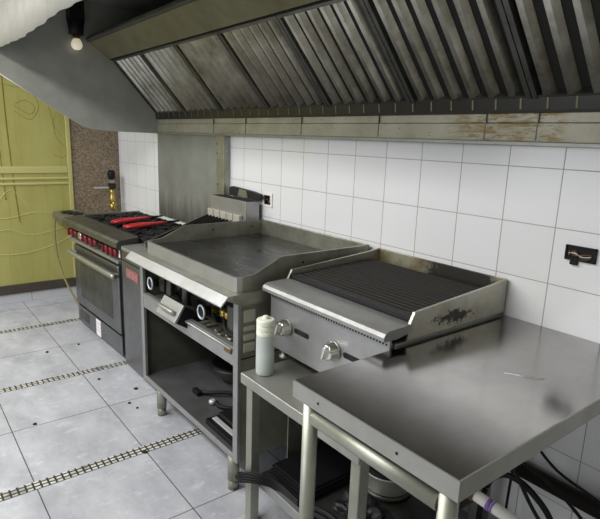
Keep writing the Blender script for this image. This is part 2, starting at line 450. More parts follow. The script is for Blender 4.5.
for pts in ([(-1.3, 0.78), (-1.0, 0.76), (-0.75, 0.80), (-0.45, 0.75)], [(-1.3, 0.60), (-1.0, 0.66), (-0.8, 0.60), (-0.5, 0.66)],
            [(-1.2, 0.46), (-0.9, 0.44), (-0.62, 0.50), (-0.42, 0.60)], [(-1.1, 0.82), (-0.95, 1.0), (-0.8, 0.84)]):
    path = smooth_path([(xs, y, z) for y, z in pts], 10)
    MB().tube(path, 0.004, 8).build('fold', 'yellow_rib', sh)

# steel sheet on the back wall and the upright beside it
p = tag(MB().box(-1.30, -0.262, -0.012, -0.001, 0.86, 1.512, 0.002).build('wall_sheet', 'wall_steel'),
        'stained grey steel sheet on the wall behind the range', 'wall sheet')
o = thing('wall_post', (-0.20, -0.03, 0.0), 'narrow upright steel post between steel sheet and white tiles', 'post')
MB().box(-0.262, -0.165, -0.05, -0.001, 0.0, 1.513, 0.003).build('post', 'steel_greasy', o)
for z in (1.05, 1.20, 1.40, 1.46):
    MB().cyl((-0.247, -0.0501, z), (-0.247, -0.053, z), 0.006, seg=10).build('rivet', 'steel_dark', o)

# open electrical boxes
def socket_hole(x0, x1, z0, z1, label, wires):
    o = thing('electrical_box', ((x0 + x1) / 2, 0, (z0 + z1) / 2), label, 'electrical box')
    b = MB()
    b.box(x0, x1, -0.006, -0.0005, z0, z1, 0.001)
    b.build('box_recess', 'black_void', o)
    b = MB()
    e = 0.005
    for a in ((x0, x1, z0, z0 + e), (x0, x1, z1 - e, z1), (x0, x0 + e, z0, z1), (x1 - e, x1, z0, z1)):
        b.box(a[0], a[1], -0.010, -0.001, a[2], a[3])
    b.build('rim', 'black', o)
    for k in range(wires):
        zz = z0 + (z1 - z0) * (0.3 + 0.15 * k)
        pts = smooth_path([(x0 + 0.012, -0.008, zz), (x0 + 0.035, -0.016, z1 - 0.016 - 0.007 * k), (x0 + 0.06, -0.014, zz - 0.006), (x1 - 0.014, -0.008, z0 + 0.014 + 0.006 * k)], 6)
        MB().tube(pts, 0.0022, 6).build('wire', ('rust', 'bone', 'rust')[k % 3], o)
    return o
o = socket_hole(2.048, 2.147, 1.147, 1.196, 'open black electrical box with loose wires above the worktable', 3)
MB().box(2.068, 2.092, -0.012, -0.001, 1.132, 1.146, 0.002).build('broken_tab', 'black', o)
o = socket_hole(0.245, 0.300, 1.125, 1.178, 'small open wall socket with pale torn plate behind the broiler', 1)
MB().box(0.236, 0.322, -0.006, -0.0005, 1.108, 1.190, 0.003).build('plate', 'white', o)

# ---------------------------------------------------------------- exhaust hood
HL, HR = -1.27, 3.1
hood = thing('exhaust_hood', (0.8, -0.5, 1.51), 'long grey steel exhaust hood along the tiled wall above all the cookers', 'exhaust hood')
curve = [(-0.46, 1.522), (-0.52, 1.530), (-0.60, 1.556), (-0.75, 1.645), (-0.92, 1.752), (-1.115, 1.872)]
end = [(-0.001, 1.514), (-0.30, 1.517)] + curve + [(-1.115, 2.40), (-0.001, 2.40)]
MB().prism(end, 'x', HL - 0.012, HL).build('end_panel', 'hood_grey', hood, label='left end panel with curved lower edge')
MB().prism(end, 'x', HR, HR + 0.012).build('end_panel', 'hood_grey', hood)
MB().tube([(HL - 0.004, y, z - 0.003) for y, z in curve], 0.005, 6).build('panel_hem', 'hood_grey', hood)
MB().box(HL - 0.012, HR + 0.012, -1.12, -0.001, 2.40, 2.412).build('top_panel', 'hood_grey', hood)
def skirt_fn(u, v):
    x = HL - 0.01 + (HR - HL + 0.02) * u
    zb = 1.998 - 0.006 * u * 4.4 + 0.008 * math.sin(x * 4.0)
    y = -1.118 + 0.004 * math.sin(x * 30) + 0.003 * math.sin(x * 13 + 1)
    return (x, y - 0.01 * (1 - v), zb + (2.408 - zb) * v)
MB().grid(skirt_fn, 320, 3).build('front_skirt', 'skirt', hood, label='pale rippled front skirt', solid=0.004)
# back rail in two steps
MB().box(HL, HR, -0.024, -0.001, 1.525, 1.588, 0.002).build('back_rail', 'rail', hood, label='greasy pale back rail')
MB().box(HL, HR, -0.032, -0.001, 1.511, 1.527, 0.003).build('rail_lip', 'steel_edge', hood)
MB().box(HL, HR, -0.018, -0.001, 1.589, 1.622, 0.002).build('upper_rail', 'rail', hood)
for x in (-0.35, 0.05, 0.60, 1.16, 1.70, 1.90):
    MB().box(x, x + 0.004, -0.0255, -0.02, 1.53, 1.62).build('seam', 'steel_dark', hood)
# gutter under the filters, header over them, cross bar
MB().prism([(-0.001, 1.622), (-0.030, 1.622), (-0.032, 1.630), (-0.038, 1.672), (-0.001, 1.672)], 'x', HL, HR).build('grease_gutter', 'gutter', hood)
b = MB()
x = HL + 0.05
while x < HR:
    b.prism([(-0.0325, 1.634), (-0.0345, 1.634), (-0.040, 1.670), (-0.037, 1.670)], 'x', x, x + 0.007); x += 0.0955
b.build('gutter_rib', 'hood_olive', hood)['kind'] = 'stuff'
hd = [(-0.372, 2.046), (-0.520, 2.150), (-0.530, 2.139), (-0.380, 2.034)]
MB().prism(hd, 'x', HL, HR).build('filter_header', 'hood_olive', hood, label='olive sloping header above the filters')
MB().tube([(HL, -0.525, 2.150), (HR, -0.525, 2.150)], 0.018, 10).build('cross_bar', 'steel_dark', hood)
MB().box(HL, HR, -0.375, -0.355, 2.028, 2.052, 0.002).build('filter_rail', 'black', hood)
b = MB()
b.cyl((HL + 0.20, -0.372, 2.038), (HL + 0.20, -0.525, 2.142), 0.006, seg=8)
b.build('strut', 'black', hood)

# baffle filters: lower edge (y -.05, z 1.70), upper edge (y -.36, z 2.03)
FW = 0.524
A0 = Vector((0, -0.036, 1.668)); A1 = Vector((0, -0.360, 2.030))
sl = (A1 - A0); SLN = sl.length; sl.normalize()
nrm = Vector((0, -sl.z, sl.y)) ; nrm = Vector((0, -abs(sl.z), -abs(sl.y))).normalized()   # faces the kitchen and down
def fpt(x, s, h): return Vector((x, 0, 0)) + A0 + sl * s + nrm * h
def slat(b, x0, prof, s0, s1):
    A = [b.bm.verts.new(fpt(x0 + q[0], s0, q[1])) for q in prof]; B = [b.bm.verts.new(fpt(x0 + q[0], s1, q[1])) for q in prof]
    n = len(prof)
    b.bm.faces.new(A); b.bm.faces.new(B[::-1])
    for i in range(n): b.bm.faces.new((A[i], B[i], B[(i + 1) % n], A[(i + 1) % n]))
def obox(b, x0, x1, s0, s1, h0, h1):
    slat(b, 0, [(x0, h0), (x1, h0), (x1, h1), (x0, h1)], s0, s1)
f0x = HL + 0.006
fl = thing('baffle_filter', fpt(f0x, 0, 0), 'leftmost slatted steel baffle filter, against the hood end panel', 'filter', 'baffle filters in the hood')
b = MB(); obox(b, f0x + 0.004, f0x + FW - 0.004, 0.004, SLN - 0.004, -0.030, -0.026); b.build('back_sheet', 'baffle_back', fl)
b = MB()
obox(b, f0x + 0.002, f0x + 0.020, 0.0, SLN, -0.028, 0.004); obox(b, f0x + FW - 0.020, f0x + FW - 0.002, 0.0, SLN, -0.028, 0.004)
obox(b, f0x + 0.02, f0x + FW - 0.02, 0.0, 0.012, -0.028, 0.0); obox(b, f0x + 0.02, f0x + FW - 0.02, SLN - 0.014, SLN, -0.028, 0.003)
b.build('filter_frame', 'steel_dark', fl)
npit = 6; pit = (FW - 0.044) / npit
for k in range(npit):
    b = MB()
    w = pit * 0.60
    slat(b, f0x + 0.022 + pit * k + pit * 0.05, [(0, -0.024), (0.014, 0.0), (w - 0.014, 0.0), (w, -0.024), (w - 0.002, -0.024), (w - 0.015, -0.002), (0.015, -0.002), (0.002, -0.024)], 0.010, SLN - 0.012)
    b.build('baffle', 'baffle', fl)
order = ['second', 'third', 'fourth', 'fifth', 'sixth', 'seventh', 'eighth']
lx = f0x + FW; k = 0
while lx + FW < HR + 0.02:
    copy_thing(fl, fl.location + Vector((FW * (k + 1), 0, 0)),
               'slatted steel baffle filter in the hood, %s from its left end panel' % order[k], 'baffle filters in the hood')
    lx += FW; k += 1

# lamp holder with bulb hanging in the hood
lp = thing('hanging_lamp', (-1.22, -0.62, 2.40), 'black socket with round white bulb hanging inside the hood', 'lamp')
b = MB(); b.box(-1.27, -1.17, -0.67, -0.57, 2.25, 2.40, 0.006)
b.lathe([(0.050, 0.0), (0.052, 0.05), (0.060, 0.09)], (-1.22, -0.62, 2.165), 12); b.build('socket', 'black', lp)
MB().lathe([(0.018, 0.0), (0.022, 0.012), (0.022, 0.045)], (-1.22, -0.62, 2.125), 16).build('bulb_base', 'brass', lp)
MB().lathe([(0.003, -0.052), (0.018, -0.049), (0.032, -0.038), (0.038, -0.020), (0.036, -0.004), (0.028, 0.012), (0.020, 0.026)], (-1.22, -0.62, 2.115), 22).build('bulb', 'bulb', lp)

# ---------------------------------------------------------------- range with oven
RL, RR, RF, RB = -1.48, -0.488, -0.655, -0.10
rg = thing('range', (-1.49, -0.65, 0.0), 'grey six burner range with oven door and red knobs, beside the yellow wall', 'range', rz=0.035)
MB().box(RL, RR, RF + 0.012, RB, 0.012, 0.80, 0.004).build('body', 'steel_range', rg)
MB().box(RL + 0.03, RR - 0.02, RF + 0.03, RB - 0.02, 0.0, 0.013).build('plinth', 'black_void', rg)
dr = MB().box(RL + 0.07, RR - 0.02, RF - 0.022, RF + 0.011, 0.185, 0.655, 0.008, 3).build('oven_door', 'steel_range', rg)
b = MB().box(RL + 0.20, RR - 0.14, RF - 0.0235, RF - 0.02, 0.26, 0.53, 0.001); b.build('door_inset', 'steel_dark', dr)
hy = RF - 0.060
b = MB().tube(smooth_path([(RL + 0.10, RF - 0.02, 0.59), (RL + 0.105, hy + 0.012, 0.595), (RL + 0.14, hy, 0.597), (RR - 0.07, hy, 0.597), (RR - 0.035, hy + 0.012, 0.595), (RR - 0.03, RF - 0.02, 0.59)], 6), 0.018, 12)
b.build('handle', 'steel_pipe', dr)
MB().box(RL + 0.07, RR - 0.02, RF - 0.004, RF + 0.011, 0.168, 0.183).build('door_gap', 'black_void', rg)
kp = MB().box(RL + 0.07, RR - 0.02, RF - 0.014, RF + 0.011, 0.030, 0.166, 0.003).build('kick_panel', 'steel_range', rg)
MB().box(RL + 0.12, RL + 0.32, RF - 0.0165, RF - 0.013, 0.065, 0.135, 0.001).build('rating_plate', 'steel_dark', kp)
st = MB().box(-1.00, -0.91, RF - 0.0165, RF - 0.0135, 0.035, 0.158).build('paper_label', 'label_white', kp, label='white paper label')
b = MB()
for z in (0.075, 0.098, 0.122, 0.135): b.box(-0.993, -0.92, RF - 0.0168, RF - 0.016, z, z + 0.003)
b.build('print_lines', 'ink', st)
MB().box(RL + 0.02, RR - 0.005, RF - 0.006, RF + 0.012, 0.700, 0.792, 0.003).build('knob_panel', 'steel_dark', rg)
MB().box(RL + 0.0, RR, RF - 0.028, RF + 0.012, 0.676, 0.699, 0.004).build('panel_lip', 'steel', rg)
MB().prism([(RF + 0.075, 0.864), (RF - 0.055, 0.850), (RF - 0.072, 0.836), (RF - 0.074, 0.806), (RF - 0.06, 0.796), (RF + 0.012, 0.796), (RF + 0.075, 0.80)], 'x', RL - 0.03, RR + 0.105).build('bullnose_ledge', 'steel_dull', rg)
for k, x in enumerate((-1.44, -1.34, -1.12, -1.02, -0.92, -0.70, -0.62, -0.54)):
    kb = MB().lathe([(0.030, 0.0), (0.032, 0.012), (0.028, 0.030), (0.012, 0.034)], (x, RF - 0.006, 0.748), 18, 'y').build('knob', 'red_dark', rg)
    MB().box(x - 0.007, x + 0.007, RF - 0.052, RF - 0.036, 0.720, 0.776, 0.003).build('knob_grip', 'red_dark', kb)
MB().lathe([(0.032, 0.0), (0.034, 0.012), (0.026, 0.028)], (-1.23, RF - 0.006, 0.748), 18, 'y').build('dial', 'chrome', rg)
MB().lathe([(0.026, 0.0), (0.028, 0.012), (0.022, 0.03)], (-0.80, RF - 0.006, 0.748), 18, 'y').build('dial', 'black', rg)
# cooktop
MB().box(RL, RR, RF + 0.076, RB, 0.80, 0.822, 0.002).build('cooktop', 'steel_dark', rg)
MB().box(RL, RR, RB - 0.03, RB + 0.02, 0.80, 0.848, 0.004).build('back_guard', 'steel_greasy', rg)
MB().box(RL - 0.012, RL + 0.012, RF + 0.09, RB, 0.80, 0.870, 0.002).build('side_rim', 'steel_greasy', rg)
def grate(cx, cy, w, d, rg=rg):
    g = MB(); z = 0.858; r = 0.008
    x0, x1, y0, y1 = cx - w / 2, cx + w / 2, cy - d / 2, cy + d / 2
    for a, c in (((x0, y0), (x1, y0)), ((x1, y0), (x1, y1)), ((x1, y1), (x0, y1)), ((x0, y1), (x0, y0))):
        g.box(min(a[0], c[0]) - r, max(a[0], c[0]) + r, min(a[1], c[1]) - r, max(a[1], c[1]) + r, z - 0.012, z)
    for k in range(8):
        an = k * math.pi / 4
        ex, ey = math.cos(an), math.sin(an)
        L = 1 / max(abs(ex) / (w / 2), abs(ey) / (d / 2))
        g.box(0.045, L, -0.006, 0.006, z - 0.014, z + 0.007, rot=RZ(an), pivot=(0, 0, z))
        vs = list(g.bm.verts)[-8:]
        for v in vs: v.co += Vector((cx, cy, 0))
    for sx in (x0, x1):
        for sy in (y0, y1): g.box(sx - 0.008, sx + 0.008, sy - 0.008, sy + 0.008, 0.822, z - 0.01)
    o = g.build('burner_grate', 'iron', rg)
    u = MB().lathe([(0.055, 0.0), (0.055, 0.014), (0.035, 0.018), (0.034, 0.024), (0.005, 0.026)], (cx, cy, 0.822), 18)
    u.build('burner', 'iron', rg)
for cx in (-1.31, -0.965, -0.62):
    for cy in (-0.445, -0.215): grate(cx, cy, 0.32, 0.215)
# ledge sticking out at the left end of the range
MB().prism([(-0.38, 0.812), (-0.59, 0.800), (-0.605, 0.792), (-0.605, 0.735), (-0.59, 0.73), (-0.38, 0.77)], 'x', -2.20, RL - 0.032).build('side_shelf', 'steel_greasy', rg)
b = MB()
for k in range(3): b.box(-2.10 + 0.09 * k, -2.04 + 0.09 * k, -0.56 + 0.02 * k, -0.47 + 0.02 * k, 0.800, 0.820, 0.003)
b.build('side_burner_bars', 'iron', rg)
MB().box(RR - 0.028, RR - 0.006, RF - 0.010, RF - 0.0065, 0.715, 0.765, 0.001).build('control_sticker', 'label_white', rg, label='small white sticker')

# gas hose hanging at the left end
pts = smooth_path([(-2.12, -0.628, 0.76), (-2.125, -0.64, 0.66), (-2.08, -0.645, 0.45), (-1.95, -0.63, 0.26), (-1.76, -0.60, 0.11), (-1.64, -0.56, 0.03), (-1.60, -0.5, 0.013)], 8)
tag(MB().tube(pts, [0.008 + 0.002 * (i % 2) for i in range(len(pts))], 8).build('gas_hose', 'hose_yellow'),
    'thin braided hose hanging from the range side shelf to the floor', 'hose')

# brass valve on a pipe behind the range
gv = thing('gas_valve', (-2.12, -0.12, 0.0), 'brass gas valve with black cap and lever in the granite corner', 'valve')
vx, vy = -2.12, -0.12
MB().cyl((vx, vy, 0.0), (vx, vy, 0.85), 0.016).build('riser_pipe', 'rust', gv)
MB().lathe([(0.020, 0.0), (0.028, 0.01), (0.028, 0.04), (0.018, 0.05), (0.024, 0.07), (0.024, 0.12), (0.016, 0.13), (0.020, 0.15), (0.020, 0.19)], (vx, vy, 0.81), 14).build('valve_body', 'brass', gv)
MB().cyl((vx - 0.005, vy - 0.01, 0.88), (vx + 0.10, vy - 0.01, 0.865), 0.018).build('side_outlet', 'brass', gv)
MB().box(vx - 0.03, vx + 0.03, vy - 0.03, vy + 0.03, 1.00, 1.05, 0.006).build('bonnet', 'iron', gv)
MB().box(vx - 0.022, vx + 0.022, vy - 0.022, vy + 0.022, 1.05, 1.085, 0.005).build('collar', 'steel_greasy', gv)
MB().lathe([(0.020, 0.0), (0.034, 0.015), (0.036, 0.06), (0.024, 0.085)], (vx, vy, 1.085), 14).build('cap', 'black', gv)
MB().box(vx - 0.02, vx + 0.012, vy - 0.16, vy, 1.005, 1.018, 0.003).build('lever', 'bone', gv, label='pale lever')

# red tongs on the burner grates
def tongs(a, c, label):
    a, c = Vector(a), Vector(c)
    o = thing('red_tongs', a, label, 'tongs', 'red tongs on the range')
    d = (c - a); L = d.length; d.normalize(); s = Vector((-d.y, d.x, 0)).normalized()
    for sg in (-1, 1):
        P = [a + d * (L * u) + s * sg * (0.010 + 0.018 * math.sin(math.pi * min(1, u * 1.3 + 0.1))) for u in (0, .12, .3, .5, .7, .9, 1)]
        MB().tube(P, [0.007, 0.012, 0.014, 0.014, 0.012, 0.010, 0.006], 10).build('handle', 'red', o)
    MB().tube([c - d * 0.02, c + d * 0.03, c + d * 0.12], [0.012, 0.010, 0.006], 8).build('jaw', 'iron', o)
zt = 0.883
tongs((-0.93, -0.52, zt), (-1.03, -0.20, zt), 'red handled tongs on the burner grates, the pair nearer the yellow wall')
tongs((-0.69, -0.52, zt), (-0.76, -0.19, zt), 'red handled tongs on the burner grates, the pair nearer the broiler')

# ---------------------------------------------------------------- narrow broiler between range and griddle
BL, BR, BF = -0.440, 0.143, -0.64
GX = -0.22
br = thing('broiler_cabinet', (-0.16, -0.35, 0.0), 'narrow grey broiler cabinet with red badge between range and griddle', 'broiler')
MB().box(BL, BR, BF + 0.012, -0.04, 0.02, 0.79, 0.004).build('cabinet', 'steel_range', br)
MB().box(BL + 0.03, BR - 0.03, BF + 0.05, -0.06, 0.0, 0.021).build('plinth', 'black_void', br)
MB().box(BL + 0.004, BR - 0.004, BF, BF + 0.013, 0.012, 0.716, 0.003).build('front_panel', 'steel_range', br)
MB().box(BL + 0.004, BR - 0.004, BF, BF + 0.013, 0.724, 0.79, 0.003).build('upper_panel', 'steel_range', br)
bd = MB().box(-0.355, -0.155, BF - 0.003, BF + 0.001, 0.622, 0.682, 0.001).build('badge', 'badge', br, label='small faded red badge')
b = MB(); x = -0.347
for k in range(6):
    b.box(x, x + 0.006, BF - 0.0045, BF - 0.0025, 0.632, 0.672); b.box(x, x + 0.022, BF - 0.0045, BF - 0.0025, 0.632 + (k % 3) * 0.017, 0.638 + (k % 3) * 0.017)
    if k % 2: b.box(x + 0.018, x + 0.024, BF - 0.0045, BF - 0.0025, 0.632, 0.672)
    x += 0.030
b.build('badge_letters', 'badge_pale', bd)
MB().prism([(BF - 0.03, 0.826), (BF - 0.032, 0.806), (BF + 0.012, 0.792), (-0.04, 0.792), (-0.04, 0.822), (BF + 0.06, 0.830)], 'x', -0.345, BR).build('top_ledge', 'steel', br)
MB().box(BL, -0.345, -0.55, -0.04, 0.792, 0.822, 0.002).build('burner_top', 'steel_dark', br)
b = MB()
for x0 in (GX, BR - 0.012):
    MB().prism([(-0.57, 0.82), (-0.57, 0.865), (-0.13, 1.015), (-0.04, 1.015), (-0.04, 0.82)], 'x', x0, x0 + 0.012).build('side_wall', 'steel_greasy', br)
MB().prism([(-0.565, 0.853), (-0.565, 0.859), (-0.135, 1.005), (-0.135, 0.998)], 'x', GX + 0.012, BR - 0.012).build('ember_bed', 'black_void', br)
for cy in (-0.42, -0.20): grate(-0.322, cy, 0.17, 0.205, br)
for k in range(9):
    x = GX + 0.022 + k * 0.042
    MB().prism([(-0.565, 0.862), (-0.565, 0.872), (-0.14, 1.018), (-0.14, 1.008)], 'x', x, x + 0.012).build('grate_bar', 'iron_rust', br)
MB().box(-0.205, 0.225, -0.125, -0.03, 0.985, 1.138, 0.003).build('flue_box', 'steel', br)
MB().box(-0.195, 0.222, -0.115, -0.04, 1.1385, 1.1395).build('flue_opening', 'black_void', br)
for k in range(5):
    x = -0.200 + k * 0.080
    MB().box(x, x + 0.071, -0.150, -0.1255, 1.005, 1.055, 0.004).build('heat_tab', 'alu', br)

# dark pan standing on end behind the flue box
o = thing('black_pan', (0.05, -0.02, 1.14), 'dark tilted pan leaning on the wall atop the broiler flue box', 'pan')
MB().prism([(-0.13, 1.1405), (0.21, 1.1405), (0.238, 1.160), (0.225, 1.178), (0.15, 1.188), (-0.10, 1.200), (-0.13, 1.19)], 'y', -0.030, -0.008).build('plate', 'iron', o)
MB().prism([(-0.02, 1.143), (0.10, 1.143), (0.08, 1.188), (0.0, 1.192)], 'y', -0.034, -0.0305).build('face', 'steel_greasy', o)

# ---------------------------------------------------------------- griddle on open stand
GL, GR, GF, GB = 0.260, 1.150, -0.735, -0.02
gd = thing('griddle', (GR, GB, 0.0), 'large flat top steel griddle on an open stand with exposed gas controls', 'griddle', rz=0.010)
MB().box(GL + 0.018, GR - 0.018, GF + 0.02, GB - 0.02, 0.925, 0.955, 0.002).build('cooking_plate', 'plate', gd, label='dark oiled cooking plate')
sp = [(GB, 0.912), (GB, 1.036), (-0.53, 1.036), (-0.66, 0.978), (-0.72, 0.972), (-0.72, 0.912)]
MB().prism(sp, 'x', GR - 0.012, GR).build('splash_guard', 'steel_greasy', gd)
MB().prism(sp, 'x', GL, GL + 0.012).build('splash_guard', 'steel_greasy', gd)
MB().box(GL, GR, GB - 0.012, GB, 0.912, 1.036, 0.002).build('splash_guard', 'steel_greasy', gd)
b = MB(); rr = 0.028
poly = [(GL, -0.715), (GL + 0.008, -0.735), (GL + rr, -0.748), (GR - rr, -0.748), (GR - 0.008, -0.740), (GR, -0.72),
        (GR - 0.012, -0.715), (GR - 0.016, -0.730), (GR - rr, -0.736), (GL + rr, -0.736), (GL + 0.016, -0.728), (GL + 0.012, -0.715)]
b.prism(poly, 'z', 0.912, 0.972).build('front_rim', 'steel_edge', gd)
for x, y, z in ((GR + 0.001, -0.10, 1.0), (GR + 0.001, -0.42, 1.0)):
    MB().cyl((x - 0.002, y, z), (x + 0.002, y, z), 0.005, seg=10).build('screw', 'black', gd)
for y in (-0.10, -0.36):
    MB().cyl((GL + 0.011, y, 1.0), (GL + 0.0135, y, 1.0), 0.005, seg=10).build('screw', 'black', gd)
MB().prism([(GB, 0.911), (-0.800, 0.911), (-0.803, 0.898), (-0.800, 0.894), (-0.735, 0.866), (GB, 0.866)], 'x', GL - 0.06, GR + 0.022).build('deck', 'steel_greasy', gd)
MB().prism([(-0.775, 0.9125), (-0.800, 0.911), (-0.832, 0.878), (-0.830, 0.872), (-0.806, 0.896), (-0.775, 0.90)], 'x', GL - 0.065, GR + 0.024).build('front_lip', 'steel', gd, label='bright sloping front lip')
# stand
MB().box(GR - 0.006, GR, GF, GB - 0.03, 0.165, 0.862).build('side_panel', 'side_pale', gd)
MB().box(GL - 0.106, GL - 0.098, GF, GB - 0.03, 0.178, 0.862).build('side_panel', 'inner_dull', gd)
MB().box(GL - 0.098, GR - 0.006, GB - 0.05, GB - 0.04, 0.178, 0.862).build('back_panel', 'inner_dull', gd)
for x0 in (GL - 0.108, GR - 0.034):
    MB().box(x0, x0 + 0.036, GF - 0.006, GF + 0.012, 0.160, 0.866, 0.003).build('front_post', 'steel', gd)
for k, z0 in enumerate((0.782, 0.745, 0.705, 0.655)):
    h = (0.056, 0.022, 0.028, 0.040)[k]
    MB().box(GR - 0.004, GR + 0.003, GF + 0.022, GF + 0.078, z0, z0 + h, 0.006, 3).build('panel_slot', 'pale_patch', gd)
MB().box(GR - 0.004, GR + 0.0015, GF + 0.006, GF + 0.20, 0.628, 0.632).build('panel_seam', 'black', gd)
MB().box(GL - 0.072, GR - 0.034, GF - 0.004, GF + 0.024, 0.592, 0.672, 0.004).build('front_beam', 'steel', gd)
MB().box(GL - 0.072, GR - 0.034, GF + 0.024, GF + 0.16, 0.640, 0.648, 0.002).build('drip_shelf', 'steel_greasy', gd)
MB().box(GL - 0.072, GR - 0.034, GF + 0.14, GF + 0.15, 0.648, 0.862).build('control_backplate', 'black_void', gd)
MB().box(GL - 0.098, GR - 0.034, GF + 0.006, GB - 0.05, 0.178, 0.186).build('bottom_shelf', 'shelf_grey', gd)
MB().box(GL - 0.072, GR - 0.034, GF - 0.006, GF + 0.004, 0.164, 0.192, 0.003).build('shelf_edge', 'steel', gd)
for x, y in ((GL + 0.055, -0.705), (GR - 0.065, -0.715), (GL + 0.055, -0.11), (GR - 0.045, -0.11)):
    l = MB().cyl((x, y, 0.045), (x, y, 0.178), 0.026).build('leg', 'steel_pipe', gd)
    MB().cyl((x, y, 0.0), (x, y, 0.046), 0.024, 0.022).build('foot', 'steel_greasy', l)
# gas controls in the recess
MB().cyl((GL + 0.01, GF + 0.10, 0.745), (GR - 0.04, GF + 0.10, 0.745), 0.014).build('gas_manifold', 'iron_rust', gd)
for x in (0.275, 0.835):
    v = MB().cyl((x, GF + 0.10, 0.745), (x, GF + 0.02, 0.745), 0.013).build('control_valve', 'brass', gd)
    MB().tube([(x + 0.030 * math.cos(a), GF + 0.000, 0.745 + 0.030 * math.sin(a)) for a in [k * math.pi / 12 for k in range(24)]], 0.0048, 8, True).build('dial_ring', 'ring', v)
    MB().cyl((x, GF + 0.004, 0.745), (x, GF + 0.04, 0.745), 0.024).build('dial_hub', 'black', v)
for x in (0.36, 0.44, 0.74, 0.98, 1.04):
    b = MB(); b.lathe([(0.020, 0.0), (0.026, 0.01), (0.026, 0.035), (0.014, 0.045)], (x, GF + 0.10, 0.735), 12)
    b.cyl((x, GF + 0.10, 0.70), (x + 0.02, GF + 0.13, 0.655), 0.010, seg=10)
    b.build('pipe_fitting', 'iron', gd)
for x in (0.93, 0.895):
    MB().lathe([(0.014, 0.0), (0.024, 0.006), (0.024, 0.03), (0.014, 0.036)], (x, GF + 0.085, 0.725), 6).build('brass_nut', 'brass', gd)
pts = smooth_path([(0.92, GF + 0.07, 0.74), (0.96, GF + 0.05, 0.69), (1.02, GF + 0.06, 0.675), (1.07, GF + 0.05, 0.70)], 6)
MB().tube(pts, 0.006, 8).build('gas_tube', 'iron_rust', gd)
b = MB()
for k in range(34):
    x = 0.30 + random.random() * 0.78; r = 0.004 + random.random() * 0.006
    b.box(x - r, x + r * 1.6, GF + 0.035 + random.random() * 0.06, GF + 0.05 + random.random() * 0.06, 0.648, 0.650 + r, 0.0015, 1)
b.build('grease_crumbs', 'steel_greasy', gd)['kind'] = 'stuff'
MB().cyl((GL - 0.06, GF - 0.010, 0.664), (GR - 0.04, GF - 0.010, 0.664), 0.006, seg=10).build('beam_rod', 'steel_edge', gd)
MB().box(GR - 0.10, GR - 0.045, GF - 0.012, GF - 0.004, 0.640, 0.668, 0.004).build('rusty_catch', 'rust', gd)
for x in (0.25, 0.335, 0.52, 0.955):
    MB().box(x, x + 0.05, GF + 0.060, GF + 0.085, 0.690, 0.80, 0.006).build('burner_bracket', 'steel_dark', gd)
# grease drawer pulled half out
rt = RX(math.radians(-32)); pv = (0.60, GF - 0.06, 0.66)
g = MB().box(0.505, 0.705, GF - 0.062, GF + 0.09, 0.662, 0.745, 0.004, rot=rt, pivot=pv).build('grease_drawer', 'black', gd)
MB().box(0.500, 0.710, GF - 0.074, GF - 0.061, 0.660, 0.752, 0.003, rot=rt, pivot=pv).build('drawer_front', 'steel', g)
b = MB().tube(smooth_path([(0.535, GF - 0.074, 0.700), (0.545, GF - 0.092, 0.700), (0.605, GF - 0.096, 0.700), (0.665, GF - 0.092, 0.700), (0.675, GF - 0.074, 0.700)], 6), 0.010, 10)
bmesh.ops.rotate(b.bm, verts=b.bm.verts, cent=pv, matrix=rt)
b.build('drawer_handle', 'steel_edge', g)

# things lying on the stand's bottom shelf
o = thing('black_bowl', (0.50, -0.36, 0.187), 'dark round bowl at the back of the griddle stand shelf', 'bowl')
MB().lathe([(0.055, 0.0), (0.09, 0.03), (0.115, 0.075), (0.120, 0.10), (0.113, 0.10), (0.108, 0.075), (0.08, 0.035), (0.02, 0.010)], (0.50, -0.36, 0.187), 28).build('bowl', 'steel_dark', o)
MB().lathe([(0.118, 0.0), (0.126, 0.004), (0.126, 0.012), (0.118, 0.014)], (0.50, -0.36, 0.280), 28).build('rim', 'black', o)
pts = smooth_path([(0.55, -0.60, 0.197), (0.60, -0.57, 0.207), (0.66, -0.50, 0.212), (0.72, -0.45, 0.202), (0.78, -0.46, 0.202), (0.80, -0.54, 0.200), (0.75, -0.59, 0.200), (0.70, -0.585, 0.202)], 8)
o = thing('black_cable', (0.66, -0.5, 0.187), 'looped black cable with plug lying on the griddle stand shelf', 'cable')
MB().tube(pts, 0.010, 8).build('cord', 'black', o)
MB().box(0.51, 0.575, -0.625, -0.595, 0.187, 0.212, 0.005).build('plug', 'black', o)
MB().lathe([(0.012, 0.0), (0.018, 0.006), (0.018, 0.018), (0.012, 0.024)], (0.685, -0.598, 0.188), 12).build('ring', 'bone', o)
o = thing('black_tray', (0.96, -0.60, 0.187), 'black shallow tray with pale front edge on the griddle stand shelf', 'tray')
b = MB().box(0.83, 1.085, -0.715, -0.40, 0.187, 0.212, 0.004).build('tray', 'tray_black', o)
MB().box(0.85, 1.09, -0.690, -0.665, 0.2125, 0.218, 0.002).build('edge_strip', 'bone', o)
MB().box(0.845, 1.09, -0.655, -0.41, 0.2125, 0.234, 0.006).build('pad', 'black', o)

